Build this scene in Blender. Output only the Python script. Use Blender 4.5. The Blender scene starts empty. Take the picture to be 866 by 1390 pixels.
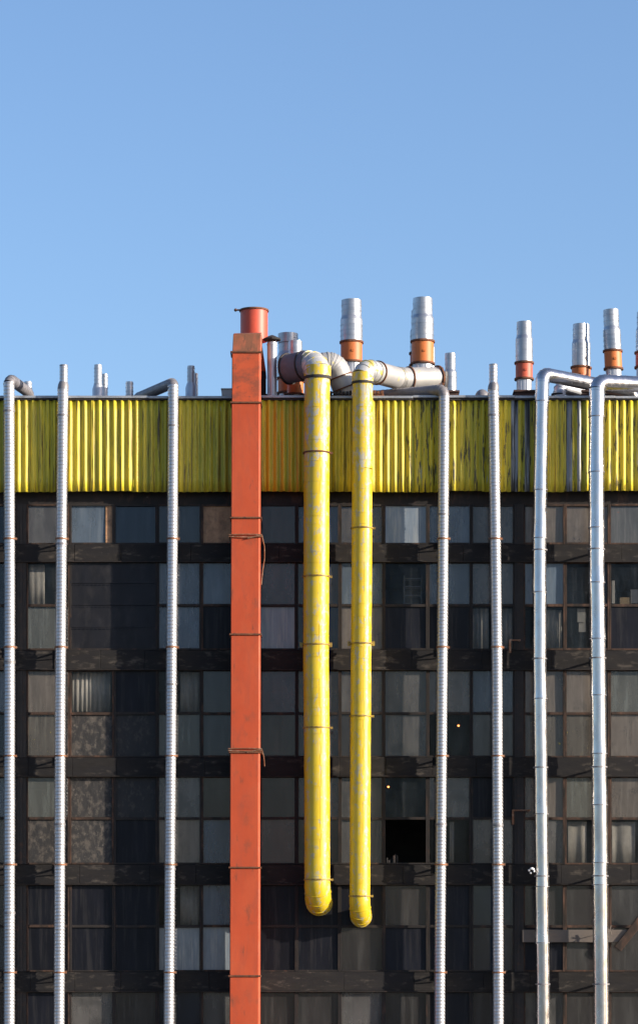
import bpy, math, random
from mathutils import Vector, Matrix
random.seed(7)
S = bpy.context.scene
COL = S.collection
U = 0.02            # metres per photograph pixel on the facade plane
D = 80.0            # camera distance
CX, HY, CZ = 433.0, 1350.0, 1.7
PI = math.pi
R = math.radians

def P(px, py, Y=0.0):
    k = (D + Y) / D
    return Vector(((px - CX) * U * k, Y, CZ + (HY - py) * U * k))
def X(px): return (px - CX) * U
def Z(py): return CZ + (HY - py) * U

# ------------------------------------------------------------------ materials
MATS = {}
def new_mat(name):
    m = bpy.data.materials.new(name); m.use_nodes = True
    nt = m.node_tree; nt.nodes.clear()
    out = nt.nodes.new('ShaderNodeOutputMaterial')
    MATS[name] = m
    return m, nt, out
def coords(nt):
    tc = nt.nodes.new('ShaderNodeTexCoord')
    oi = nt.nodes.new('ShaderNodeObjectInfo')
    mul = nt.nodes.new('ShaderNodeVectorMath'); mul.operation = 'SCALE'
    cmb = nt.nodes.new('ShaderNodeCombineXYZ')
    for i in range(3): nt.links.new(oi.outputs['Random'], cmb.inputs[i])
    nt.links.new(cmb.outputs[0], mul.inputs[0]); mul.inputs['Scale'].default_value = 60.0
    add = nt.nodes.new('ShaderNodeVectorMath'); add.operation = 'ADD'
    nt.links.new(tc.outputs['Object'], add.inputs[0]); nt.links.new(mul.outputs[0], add.inputs[1])
    return add.outputs[0]
def noise(nt, vec, scale=(1, 1, 1), detail=5.0, rough=0.6, off=0.0, dist=0.0):
    mp = nt.nodes.new('ShaderNodeMapping')
    mp.inputs['Scale'].default_value = scale
    mp.inputs['Location'].default_value = (off, off * 1.7, off * 0.6)
    nt.links.new(vec, mp.inputs[0])
    n = nt.nodes.new('ShaderNodeTexNoise'); n.inputs['Scale'].default_value = 1.0
    n.inputs['Detail'].default_value = detail; n.inputs['Roughness'].default_value = rough
    n.inputs['Distortion'].default_value = dist
    nt.links.new(mp.outputs[0], n.inputs['Vector'])
    return n.outputs['Fac']
def ramp(nt, fac, lo, hi, a=0.0, b=1.0):
    mr = nt.nodes.new('ShaderNodeMapRange'); mr.clamp = True
    mr.inputs[1].default_value = lo; mr.inputs[2].default_value = hi
    mr.inputs[3].default_value = a; mr.inputs[4].default_value = b
    nt.links.new(fac, mr.inputs[0]); return mr.outputs[0]
def mixc(nt, fac, a, b, mode='MIX'):
    mx = nt.nodes.new('ShaderNodeMix'); mx.data_type = 'RGBA'; mx.blend_type = mode
    if isinstance(fac, (int, float)): mx.inputs[0].default_value = fac
    else: nt.links.new(fac, mx.inputs[0])
    for s, v in ((6, a), (7, b)):
        if isinstance(v, tuple): mx.inputs[s].default_value = (*v[:3], 1)
        else: nt.links.new(v, mx.inputs[s])
    return mx.outputs[2]
def mat(name, base, rough=0.6, metal=0.0, layers=(), var=0.25, vscale=(1.5, 1.5, 1.5), bump=0.0, bscale=(20, 20, 20),
        rvar=0.0, spec=0.5, transp=0.0, tcol=(.8, .8, .8), tvar=0.0, coat=0.0, rand=0.0):
    """layers: (colour, scale vec, lo, hi, strength[, metal])"""
    m, nt, out = new_mat(name)
    vec = coords(nt)
    p = nt.nodes.new('ShaderNodeBsdfPrincipled')
    n0 = noise(nt, vec, vscale, 6, 0.62)
    br = ramp(nt, n0, 0.3, 0.7, 1 - var, 1 + var)
    vm = nt.nodes.new('ShaderNodeVectorMath'); vm.operation = 'SCALE'
    vm.inputs[0].default_value = base; nt.links.new(br, vm.inputs['Scale'])
    c = vm.outputs[0]
    if rand:
        oi = nt.nodes.new('ShaderNodeObjectInfo')
        rr = ramp(nt, oi.outputs['Random'], 0, 1, 1 - rand, 1 + rand)
        v2 = nt.nodes.new('ShaderNodeVectorMath'); v2.operation = 'SCALE'
        nt.links.new(c, v2.inputs[0]); nt.links.new(rr, v2.inputs['Scale']); c = v2.outputs[0]
    mt = None
    for i, L in enumerate(layers):
        f = ramp(nt, noise(nt, vec, L[1], 7, 0.65, 3.3 * (i + 1)), L[2], L[3], 0, L[4])
        c = mixc(nt, f, c, L[0])
    nt.links.new(c, p.inputs['Base Color'])
    p.inputs['Metallic'].default_value = metal
    p.inputs['Specular IOR Level'].default_value = spec
    if coat: p.inputs['Coat Weight'].default_value = coat; p.inputs['Coat Roughness'].default_value = .1
    if rvar:
        nt.links.new(ramp(nt, noise(nt, vec, (6, 6, 3), 4, .6, 9.1), .3, .7, max(.02, rough - rvar), rough + rvar), p.inputs['Roughness'])
    else: p.inputs['Roughness'].default_value = rough
    if bump:
        b = nt.nodes.new('ShaderNodeBump'); b.inputs['Strength'].default_value = 1.0
        b.inputs['Distance'].default_value = bump
        nt.links.new(noise(nt, vec, bscale, 4, .6, 5.5), b.inputs['Height'])
        nt.links.new(b.outputs[0], p.inputs['Normal'])
    if transp:
        t = nt.nodes.new('ShaderNodeBsdfTransparent'); t.inputs[0].default_value = (*tcol, 1)
        ms = nt.nodes.new('ShaderNodeMixShader')
        f = ramp(nt, noise(nt, vec, (2.2, 2.2, .8), 6, .65, 7.7), .3, .7, min(1, 1 - transp + tvar), max(0, 1 - transp - tvar))
        nt.links.new(f, ms.inputs[0]); nt.links.new(t.outputs[0], ms.inputs[1]); nt.links.new(p.outputs[0], ms.inputs[2])
        nt.links.new(ms.outputs[0], out.inputs[0])
    else: nt.links.new(p.outputs[0], out.inputs[0])
    return m

BLK = (.012, .011, .010); RUST = (.13, .045, .018); DUST = (.20, .17, .14)
m_clad = mat('yellow_cladding', (.66, .50, .026), .55, 0, [((.12, .06, .025), (16, 16, .5), .53, .59, .75), ((.34, .30, .03), (2.2, 2.2, .35), .42, .62, .7),
        ((.30, .30, .05), (9, 9, .35), .5, .66, .5), ((.05, .030, .018), (11, 11, .55), .575, .63, .85), ((.42, .42, .38), (14, 14, 1.2), .70, .73, .8)], .15, (3, 3, .6), rand=.12)
m_clad_worn = mat('worn_yellow_cladding', (.60, .45, .022), .55, 0, [((.34, .31, .03), (3, 3, .35), .40, .6, .7),
        ((.035, .03, .02), (12, 12, 1.3), .55, .575, .9), ((.38, .38, .34), (13, 13, 1.0), .66, .69, .85)], .2, (4, 4, .6), rand=.1)
m_clad_warm = mat('ochre_cladding', (.56, .42, .02), .55, 0, [((.34, .30, .03), (6, 6, .25), .42, .58, .75),
        ((.34, .14, .02), (8, 8, .3), .56, .64, .6), ((.05, .035, .018), (11, 11, .7), .64, .70, .8)], .2, (3, 3, .6))
m_clad_bare = mat('bare_cladding', (.24, .25, .27), .5, .2, [((.02, .018, .016), (9, 9, .5), .47, .56, .9), ((.4, .33, .03), (10, 10, .8), .63, .68, .8)], .3, (6, 6, .4))
m_edge = mat('zinc_flashing', (.33, .34, .36), .45, .4, [((.1, .09, .085), (3, 3, 10), .52, .7, .5)], .2)
m_zinc = mat('spiral_zinc', (.43, .43, .45), .40, .70, [((.40, .40, .42), (2, 2, .6), .5, .75, .6), ((.42, .30, .2), (6, 6, 2.5), .68, .8, .5)], .08, (3, 3, .8), rvar=.08)
m_zinc_dull = mat('dull_zinc', (.18, .17, .18), .5, .2, [((.2, .18, .16), (3, 3, 3), .5, .7, .6)], .2, (2, 2, 2), rvar=.1)
m_drum = mat('violet_grey_sheet', (.115, .125, .155), .8, 0, [((.08, .07, .075), (3, 3, 3), .5, .7, .6)], .2, spec=.2)
m_stack = mat('stack_steel', (.35, .36, .38), .38, .75, [((.32, .33, .36), (1.2, 1.2, 9), .46, .6, .6), ((.34, .27, .2), (4, 4, 3), .64, .8, .5)], .15, (2, 2, 8), rvar=.1, rand=.1)
m_stack_flat = mat('aluminium_base', (.45, .46, .49), .45, .6, [((.28, .27, .26), (3, 3, 3), .5, .75, .5)], .12, (2, 2, 2))
m_alu = mat('smooth_aluminium', (.50, .49, .50), .22, .95, [((.4, .4, .42), (3, 3, .5), .52, .7, .6)], .08, (2, 2, .5), bump=.010, bscale=(2.5, 2.5, .6), rvar=.08)
m_orange = mat('orange_collar', (.46, .125, .022), .55, 0, [((.38, .09, .03), (2, 2, 2), .48, .75, .6), ((.08, .05, .03), (10, 10, 3), .66, .72, .6)], .12, rand=.15)
m_orange_red = mat('faded_red_collar', (.42, .07, .03), .55, 0, [((.22, .05, .03), (6, 6, 1.5), .48, .6, .7)], .15)
m_red = mat('red_duct_paint', (.38, .056, .018), .7, 0, [((.12, .05, .03), (2.0, 2.0, 1.6), .555, .68, .5), ((.44, .085, .032), (1.3, 1.3, .7), .45, .7, .6), ((.28, .055, .028), (5, 5, 1.2), .50, .70, .6),
        ((.10, .04, .025), (9, 9, 2), .62, .70, .6)], .08, (2, 2, 1), rvar=.1, spec=.3)
m_red_worn = mat('smudged_red_paint', (.42, .070, .024), .7, 0, [((.17, .05, .028), (2.2, 2.2, 3), .46, .62, .75), ((.07, .04, .03), (5, 5, 6), .58, .68, .7)], .1, spec=.3)
m_red_rust = mat('rusty_red_paint', (.32, .085, .038), .65, 0, [((.17, .065, .03), (3.5, 3.5, 1.6), .42, .56, .9), ((.06, .035, .02), (9, 9, 3), .57, .66, .7)], .15)
m_red_cyl = mat('red_stub_paint', (.46, .060, .026), .5, 0, [((.36, .06, .04), (4, 4, 1), .5, .7, .7)], .1)
m_yel = mat('yellow_pipe_paint', (.53, .375, .012), .42, 0, [((.60, .45, .02), (2, 2, 1), .5, .75, .5), ((.30, .30, .25), (8, 8, 5.0), .555, .60, .7), ((.44, .38, .16), (5, 5, 1.5), .56, .66, .45),
        ((.50, .44, .24), (10, 10, 1.6), .62, .66, .5), ((.25, .22, .12), (12, 12, 9), .66, .70, .7)], .05, (2, 2, 2), rvar=.08)
m_yel_top = mat('peeling_yellow_paint', (.52, .37, .020), .45, 0, [((.33, .33, .30), (6, 6, 4.0), .50, .55, .8), ((.26, .27, .33), (8, 8, 4), .60, .64, .7)], .08, rvar=.08)
m_galv = mat('weathered_galvanised', (.36, .35, .34), .5, .3, [((.46, .43, .39), (2, 2, 2), .45, .7, .6), ((.34, .22, .14), (6, 6, 6), .64, .72, .6), ((.60, .50, .06), (5, 5, 3), .62, .66, .7)], .12)
m_rust = mat('rust', RUST, .85, 0, [((.04, .022, .015), (9, 9, 9), .45, .65, .8), ((.30, .12, .04), (14, 14, 14), .6, .7, .6)], .3)
m_curb = mat('rusty_curb', (.07, .032, .022), .85, 0, [((.03, .02, .018), (6, 6, 6), .45, .65, .8)], .3)
m_strap = mat('rusty_strap', (.20, .085, .04), .7, .2, [((.45, .36, .28), (9, 9, 9), .5, .7, .6)], .3)
m_iron = mat('dark_iron', (.020, .017, .016), .8, 0, [((.07,.032,.018), (6, 6, 6), .55, .7, .6)], .3)
m_band = mat('sooty_spandrel', (.018, .016, .015), .85, 0, [((.014, .013, .014), (.9, .9, 3), .42, .56, .8), ((.105, .088, .072), (2.6, 2.6, 7), .55, .70, .6),
        ((.22, .19, .16), (9, 9, 22), .68, .74, .45), ((.16, .04, .02), (5, 5, 12), .72, .76, .7)], .3, (1.2, 1.2, 6), bump=.006, bscale=(6, 6, 12), spec=.2)
m_frame = mat('sooty_frame', (.018, .015, .014), .7, 0, [((.07, .038, .026), (5, 5, 2), .54, .68, .6), ((.20, .17, .14), (10, 10, 5), .68, .74, .5)], .3, bump=.003, spec=.25)
m_rframe = mat('rusty_frame', (.042, .025, .018), .75, 0, [((.12, .062, .040), (6, 6, 2), .50, .66, .7), (BLK, (3, 3, 1.3), .48, .62, .9)], .3, bump=.003, spec=.25)
m_brick = mat('side_brick', (.20, .12, .08), .85, 0, [((.1, .07, .05), (2, 2, 2), .5, .7, .6)], .2)
m_roof = mat('roof_felt', (.06, .06, .06), .9)
m_inner = mat('interior_plaster', (.10, .10, .095), .9, 0, [], .3)
m_asph = mat('asphalt_ground', (.052, .052, .05), .9, 0, [((.09, .088, .082), (.2, .2, .2), .45, .7, .6)], .3, (1, 1, 1), bump=.004)
m_curtain = mat('curtain_cloth', (.72, .68, .60), .9, 0, [((.30, .27, .22), (3, 3, .5), .45, .7, .6)], .12)
m_paper = mat('paper', (.62, .60, .54), .8, 0, [], .08)
m_card = mat('cardboard', (.34, .25, .14), .8, 0, [], .12)
m_shelf = mat('grey_shelving', (.30, .32, .34), .6, 0, [], .1)
m_beige = mat('beige_plank', (.10, .082, .07), .7, 0, [((.12, .09, .07), (2, 2, 8), .5, .7, .7)], .2)
m_white = mat('white_plastic', (.7, .7, .7), .5, 0, [], .05)
m_box = mat('white_box_paint', (.55, .52, .47), .6, 0, [((.3, .2, .13), (4, 4, 4), .58, .75, .6)], .1)
m_lamp = bpy.data.materials.new('warm_bulb'); m_lamp.use_nodes = True
_p = m_lamp.node_tree.nodes['Principled BSDF']; _p.inputs['Emission Color'].default_value = (1, .30, .07, 1); _p.inputs['Emission Strength'].default_value = 7

# window infill
vs = (4, 4, .9)
ST = lambda c, s=.6: (c, (9, 9, .6), .50, .64, s)
G = {
 'blue': mat('blue_dark_glass', (0.0128, 0.0192, 0.0304), .10, 0, [ST((.045, .055, .07), .5)], .2, vs, transp=.25, tvar=.1, rand=.3),
 'grey': mat('dirty_grey_glass', (.070, .066, .064), .14, 0, [ST((.10, .098, .092), .6), ((.015, .015, .017), (1.5, 1.5, 1.5), .52, .68, .6)], .3, vs, transp=.2, tvar=.1, rand=.3),
 'dgrey': mat('sooty_grey_glass', (.026, .024, .024), .13, 0, [ST((.06, .058, .055), .6)], .3, vs, transp=.2, tvar=.1, rand=.3),
 'light': mat('pale_blue_glass', (.080, .102, .130), .12, 0, [ST((.15, .17, .19), .5)], .2, vs, transp=.25, tvar=.12, rand=.25),
 'pale': mat('curtain_and_reflection_glass', (.13, .155, .185), .12, 0, [ST((.24, .25, .25), .7)], .2, vs, rand=.15),  # opaque; pale curtain and, low down, a pane reflection put into the colour
 'green': mat('greenish_glass', (.068, .068, .060), .12, 0, [ST((.13, .14, .13), .5)], .2, vs, transp=.2, tvar=.1, rand=.25),
 'tan': mat('dusty_tan_glass', (.100, .084, .070), .18, 0, [ST((.15, .13, .11), .6), ((.03, .028, .026), (1.6, 1.6, 1.6), .55, .7, .5)], .25, vs, transp=.15, tvar=.08, rand=.25),
 'speck': mat('paint_flecked_glass', (0.0624, 0.0544, 0.0448), .18, 0, [ST((.13, .12, .10), .5), ((.55, .42, .03), (14, 14, 6), .665, .68, .9)], .25, vs, transp=.12, tvar=.05),
 'clear': mat('clear_glass', (0.0210, 0.0252, 0.0300), .06, 0, [ST((.08, .085, .09), .6)], .2, vs, transp=.80, tvar=.12),
 'black': mat('black_board', (.006, .0065, .010), .45, 0, [ST((.025, .024, .025), .6)], .3, vs, bump=.003, bscale=(3, 3, 1), rand=.3, spec=.18),
 'mottle': mat('mottled_board', (0.0160, 0.0144, 0.0136), .7, 0, [((.085, .070, .056), (7, 7, 5), .47, .62, .8), ((.14, .12, .10), (12, 12, 9), .60, .68, .6)], .3, vs, bump=.012, bscale=(9, 9, 6)),
 'mblack': mat('mottled_black_board', (0.0080, 0.0080, 0.0088), .7, 0, [((.035, .030, .026), (9, 9, 6), .52, .64, .8)], .3, vs, bump=.012, bscale=(9, 9, 6)),
 'brown': mat('brown_board', (.40, .22, .115), .7, 0, [((.05, .03, .02), (2, 2, 2), .45, .65, .7), ((.2, .14, .09), (9, 9, 3), .6, .7, .5)], .2, vs),
 'scratch': mat('red_scratched_glass', (0.0638, 0.0646, 0.0629), .15, 0, [ST((.13, .12, .11), .6), ((.20, .06, .035), (2.0, 2.0, 5), .62, .66, .6)], .25, vs, transp=.1, tvar=.05),
 'sheet': mat('black_steel_sheet', (.0085, .0085, .011), .5, .1, [((.035, .032, .032), (2.5, 2.5, 1.2), .5, .7, .6)], .25, vs, rvar=.08, bump=.004, bscale=(3, 3, 3), rand=.2, spec=.25),
}

# ------------------------------------------------------------------ mesh builder
class MB:
    def __init__(s): s.v = []; s.f = []; s.mi = []
    def add(s, vs_, fs, mi=0):
        o = len(s.v); s.v += [Vector(q) for q in vs_]; s.f += [tuple(i + o for i in f) for f in fs]; s.mi += [mi] * len(fs); return s
    def box(s, x0, x1, y0, y1, z0, z1, mi=0, top=None):
        a = [(x0, y0, z0), (x1, y0, z0), (x1, y1, z0), (x0, y1, z0), (x0, y0, z1), (x1, y0, z1), (x1, y1, z1), (x0, y1, z1)]
        return s.add(a, [(0, 3, 2, 1), (4, 5, 6, 7), (0, 1, 5, 4), (1, 2, 6, 5), (2, 3, 7, 6), (3, 0, 4, 7)], mi)
    def bar(s, a, b, w, h, mi=0):
        a = Vector(a); b = Vector(b); t = (b - a).normalized()
        u = t.cross(Vector((0, 0, 1)));  u = u.normalized() if u.length > .01 else Vector((1, 0, 0))
        v = u.cross(t).normalized(); q = []
        for c in (a, b):
            for su, sv in ((-1, -1), (1, -1), (1, 1), (-1, 1)): q.append(c + u * su * w / 2 + v * sv * h / 2)
        return s.add(q, [(0, 1, 2, 3), (7, 6, 5, 4), (0, 4, 5, 1), (1, 5, 6, 2), (2, 6, 7, 3), (3, 7, 4, 0)], mi)
    def tube(s, pts, rad, n=24, c0=True, c1=True, mi=0, jit=0):
        pts = [Vector(p) for p in pts]
        if not isinstance(rad, (list, tuple)): rad = [rad] * len(pts)
        ts = []
        for i in range(len(pts)):
            a = pts[max(i - 1, 0)]; b = pts[min(i + 1, len(pts) - 1)]
            if 0 < i < len(pts) - 1:
                t = ((pts[i] - a).normalized() + (b - pts[i]).normalized())
            else: t = b - a
            ts.append(t.normalized())
        t = ts[0]; u = t.cross(Vector((0, 1, 0))); u = u.normalized() if u.length > .05 else t.cross(Vector((1, 0, 0))).normalized()
        vv = []
        for i, p in enumerate(pts):
            u = (u - ts[i] * u.dot(ts[i])).normalized(); w = ts[i].cross(u)
            for k in range(n):
                a = 2 * PI * k / n; r = rad[i] * (1 + (random.uniform(-jit, jit) if jit else 0))
                vv.append(p + (u * math.cos(a) + w * math.sin(a)) * r)
        fs = []
        for i in range(len(pts) - 1):
            for k in range(n):
                k2 = (k + 1) % n; fs.append((i * n + k, i * n + k2, (i + 1) * n + k2, (i + 1) * n + k))
        if c0: fs.append(tuple(reversed(range(n))))
        if c1: fs.append(tuple((len(pts) - 1) * n + k for k in range(n)))
        return s.add(vv, fs, mi)
    def ring(s, c, ax, r, w, h=.02, n=28, mi=0):
        c = Vector(c); ax = Vector(ax).normalized()
        return s.tube([c - ax * w / 2, c - ax * w / 2, c + ax * w / 2, c + ax * w / 2], [r - .004, r + h, r + h, r - .004], n, False, False, mi) if False else s._ring(c, ax, r, w, h, n, mi)
    def _ring(s, c, ax, r, w, h, n, mi):
        u = ax.cross(Vector((0, 1, 0))); u = u.normalized() if u.length > .05 else ax.cross(Vector((1, 0, 0))).normalized()
        wv = ax.cross(u); vv = []
        prof = [(r - .012, -w / 2), (r + h, -w / 2), (r + h, w / 2), (r - .012, w / 2)]
        for k in range(n):
            a = 2 * PI * k / n; d = u * math.cos(a) + wv * math.sin(a)
            for rr, zz in prof: vv.append(c + d * rr + ax * zz)
        fs = []
        for k in range(n):
            k2 = (k + 1) % n
            for j in range(3): fs.append((k * 4 + j, k2 * 4 + j, k2 * 4 + j + 1, k * 4 + j + 1))
        return s.add(vv, fs, mi)
    def ball(s, c, r, mi=0):
        c = Vector(c); vv = []; fs = []; n, m = 10, 7
        for i in range(m):
            th = PI * (i + .5) / m
            for k in range(n): vv.append(c + Vector((math.sin(th) * math.cos(2 * PI * k / n), math.sin(th) * math.sin(2 * PI * k / n), math.cos(th))) * r)
        for i in range(m - 1):
            for k in range(n): fs.append((i * n + k, i * n + (k + 1) % n, (i + 1) * n + (k + 1) % n, (i + 1) * n + k))
        fs.append(tuple(range(n))); fs.append(tuple(reversed(range((m - 1) * n, m * n))))
        return s.add(vv, fs, mi)
    def build(s, name, m, parent=None, smooth=35, bevel=0):
        o0 = WL.get(parent.name, Vector()) if parent else Vector()
        me = bpy.data.meshes.new(name)
        me.from_pydata([v - o0 for v in s.v], [], s.f)
        for mm in (m if isinstance(m, (list, tuple)) else [m]): me.materials.append(mm)
        me.polygons.foreach_set('material_index', s.mi)
        import bmesh
        bm = bmesh.new(); bm.from_mesh(me); bmesh.ops.recalc_face_normals(bm, faces=bm.faces); bm.to_mesh(me); bm.free()
        me.polygons.foreach_set('use_smooth', [True] * len(me.polygons))
        me.set_sharp_from_angle(angle=R(smooth))
        me.update()
        o = bpy.data.objects.new(name, me); COL.objects.link(o)
        if parent: o.parent = parent
        WL[o.name] = o0
        if bevel:
            b = o.modifiers.new('Bevel', 'BEVEL'); b.width = bevel; b.segments = 2; b.limit_method = 'ANGLE'
        return o
WL = {}
def thing(name, label, cat, loc, group=None):
    o = bpy.data.objects.new(name, None); COL.objects.link(o); o.location = loc; o.empty_display_size = .3
    WL[o.name] = Vector(loc); o['label'] = label; o['category'] = cat
    if group: o['group'] = group
    return o
def tag(o, label, cat, group=None):
    o['label'] = label; o['category'] = cat
    if group: o['group'] = group
    return o
def single(mb, name, m, loc, label, cat, group=None, smooth=35, bevel=0):
    """a thing that is one mesh, with its origin at its base"""
    o = mb.build(name, m, None, smooth, bevel)
    loc = Vector(loc)
    o.data.transform(Matrix.Translation(-loc)); o.location = loc; WL[o.name] = loc
    return tag(o, label, cat, group)
def fillet(c, rr, n=4):
    """corner points -> path with mitred round bends"""
    c = [Vector(p) for p in c]; out = [c[0]]; bends = []
    if not isinstance(rr, (list, tuple)): rr = [rr] * (len(c) - 2)
    for i in range(1, len(c) - 1):
        a = (c[i - 1] - c[i]).normalized(); b = (c[i + 1] - c[i]).normalized()
        ang = a.angle(b); tl = rr[i - 1] / math.tan(ang / 2)
        s_ = c[i] + a * tl; e_ = c[i] + b * tl
        cen = c[i] + (a + b).normalized() * (rr[i - 1] / math.sin(ang / 2))
        v0 = s_ - cen; v1 = e_ - cen; tot = v0.angle(v1); seg = []
        for k in range(n + 1):
            f = k / n
            q = cen + (v0 * math.sin((1 - f) * tot) + v1 * math.sin(f * tot)) / math.sin(tot)
            seg.append(q)
        out += seg; bends.append(seg)
    out.append(c[-1]); return out, bends
def seams(mb, pts, idx, r, w=.025, h=.012, mi=0):
    for i in idx:
        t = (pts[min(i + 1, len(pts) - 1)] - pts[max(i - 1, 0)])
        mb.ring(pts[i], t, r, w, h, mi=mi)

# ------------------------------------------------------------------ ground
bm = MB(); L = 3000
bm.add([(-L, -L, 0), (L, -L, 0), (L, L, 0), (-L, L, 0)], [(0, 1, 2, 3)])
g = bm.build('ground', m_asph); g['kind'] = 'structure'
bm = MB(); bm.box(-60, 60, -4.2, .2, .004, .13); g = bm.build('pavement', mat('pavement_concrete', (.28, .27, .25), .85, 0, [((.15, .14, .13), (.6, .6, .6), .5, .7, .6)], .2)); g['kind'] = 'structure'

# ------------------------------------------------------------------ building
EDGE = Z(541); ROOF = EDGE - .35
YW = .33                       # glass plane
B = thing('factory_building', 'tall sooty factory with rows of grimy window panes below a corrugated yellow fascia', 'building', (0, .5, 0))
XL, XR = X(-420), X(1290)
BD = 20.0
bm = MB()
bm.box(XL, XL + .3, .36, BD, 0, ROOF - .1); bm.box(XR - .3, XR, .36, BD, 0, ROOF - .1); bm.box(XL + .3, XR - .3, BD - .3, BD, 0, ROOF - .1)
bm.build('wall', m_brick, B)
bm = MB(); bm.box(XL - .02, XR + .02, .10, BD + .1, ROOF - .09, ROOF); bm.build('roof', m_roof, B)
# flashing along the roof edge, in lengths
ex = XL
bm = MB()
while ex < XR:
    e2 = min(ex + random.uniform(2.2, 3.1), XR); dz = random.uniform(-.012, .012)
    bm.box(ex, e2 - .006, -.085, .30, EDGE + dz, EDGE + .065 + dz); ex = e2
bm.build('roof_edge', m_edge, B, bevel=.006)
bm = MB(); bm.box(XL, XR, -.045, .09, EDGE - .05, EDGE - .002); bm.box(XL, XR, .10, .29, ROOF + .002, EDGE - .012); bm.build('parapet_and_shadow_line', m_iron, B)  # dark strip below the flashing stands in for its shadow line; upstand behind
# corrugated cladding
def clad(x0, x1, ya, m, seed, bare=()):
    rnd = random.Random(seed); bm = MB(); pitch = .2; step = pitch / 10
    n = max(2, int(round((x1 - x0) / step))); zt = EDGE - .052; zb = Z(667) + rnd.uniform(-.03, .02)
    rows = 7; vv = []; fs = []; mi = []
    for i in range(n + 1):
        x = x0 + (x1 - x0) * i / n
        ph = x / pitch * 2 * PI
        s_ = math.sin(ph); s_ = math.copysign(abs(s_) ** .75, s_)
        y = ya - .035 * s_
        for j in range(rows + 1):
            z = zb + (zt - zb) * j / rows
            vv.append((x, y + .006 * math.sin(j * 1.7 + x * 3 + seed), z))
    for i in range(n):
        xm = (x0 + (x1 - x0) * (i + .5) / n) / U + CX
        b = 1 if any(a <= xm <= c for a, c in bare) else 0
        for j in range(rows):
            fs.append((i * (rows + 1) + j, (i + 1) * (rows + 1) + j, (i + 1) * (rows + 1) + j + 1, i * (rows + 1) + j + 1)); mi.append(b)
    o = len(bm.v); bm.v += [Vector(v) for v in vv]; bm.f += fs; bm.mi += mi
    ob = bm.build('cladding_sheet', [m, m_clad_bare], B, 80)
    so = ob.modifiers.new('Solidify', 'SOLIDIFY'); so.thickness = .006; so.offset = 0
    return ob
edges = [-420, -300, -180, -60, 24, 75, 128, 181, 232, 278, 330, 392, 452, 506, 552, 603, 655, 692, 724, 764, 796, 870, 960, 1080, 1190, 1290]
ms = {24: m_clad, 75: m_clad, 278: m_clad, 330: m_clad_warm, 392: m_clad_warm, 552: m_clad_worn, 603: m_clad_worn, 655: m_clad_worn, 692: m_clad_worn, 764: m_clad_worn, 796: m_clad_worn}
for i in range(len(edges) - 1):
    clad(X(edges[i]) - .02, X(edges[i + 1]) + .02, -.0 + (.009 if i % 2 else -.009), ms.get(edges[i], m_clad), i, ((693, 703), (712, 719), (768, 776), (783, 788)))
# soffit and lintel behind the fascia
bm = MB(); bm.box(XL, XR, .08, .30, Z(664), Z(660)); bm.box(XL, XR, .30, .6, Z(682), ROOF - .1); bm.build('lintel', m_frame, B)

PIL = [-646, -285 + 9, 29, 338, 705, 1075]
PIL = [-340, 29, 338, 705, 1072]
rowsW = [(682, 737, None), (760, 881, 820), (907, 1027, 967), (1052, 1173, 1110), (1199, 1319, 1257), (1345, 1412, None)]
bands = [(737, 760), (881, 907), (1027, 1052), (1173, 1199), (1319, 1345)]
for (a, b) in bands:
    bm = MB(); ex = XL
    while ex < XR - .01:                                  # plates butted along the band, some slightly proud
        e2 = min(ex + random.choice([1.2, 1.26, 2.4, 1.9]), XR)
        q = random.uniform(-.012, .012)
        bm.box(ex, e2 - .005, .20 + q, .52, Z(b), Z(a) - .002 + random.uniform(-.012, 0)); ex = e2
    bm.box(XL, XR, .17, .199, Z(b) + .01, Z(b) + .06) if False else None
    bm.build('spandrel', m_band, B, bevel=.006)
    bm = MB(); bm.box(XL, XR, .165, .53, Z(b) - .03, Z(b) - .003); bm.build('drip_ledge', m_frame, B)
bm = MB(); bm.box(XL, XR, .15, .55, 0, Z(1412)); bm.build('plinth', m_band, B)
for (t, b, md) in rowsW:
    for c in PIL:
        bm = MB(); bm.box(X(c - 6), X(c + 6), .23, .5, Z(b) + .003, Z(t) - .003 if t != 682 else Z(t) - .003)
        bm.box(X(c - 2.5), X(c + 1), .205, .229, Z(b) + .003, Z(t) - .003)
        bm.build('pilaster', m_iron, B)
# floors and inside walls
bm = MB()
for (a, b) in bands: bm.box(XL + .3, XR - .3, .56, BD - .4, Z(b) + .1, Z(a) - .1)
bm.build('floor_slab', m_inner, B)
bm = MB(); bm.box(XL + .35, XR - .35, 7, 7.2, 0, ROOF - .15)
bm.build('inner_wall', m_inner, B)

cols = [(-93, -32), (-32, 23), (35, 94), (94, 154), (154, 213), (213, 273), (273, 332), (344, 402.5), (402.5, 461.5), (461.5, 521), (521, 581), (581, 640), (640, 699), (711, 767.5), (767.5, 828), (828, 889), (889, 950)]
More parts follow.
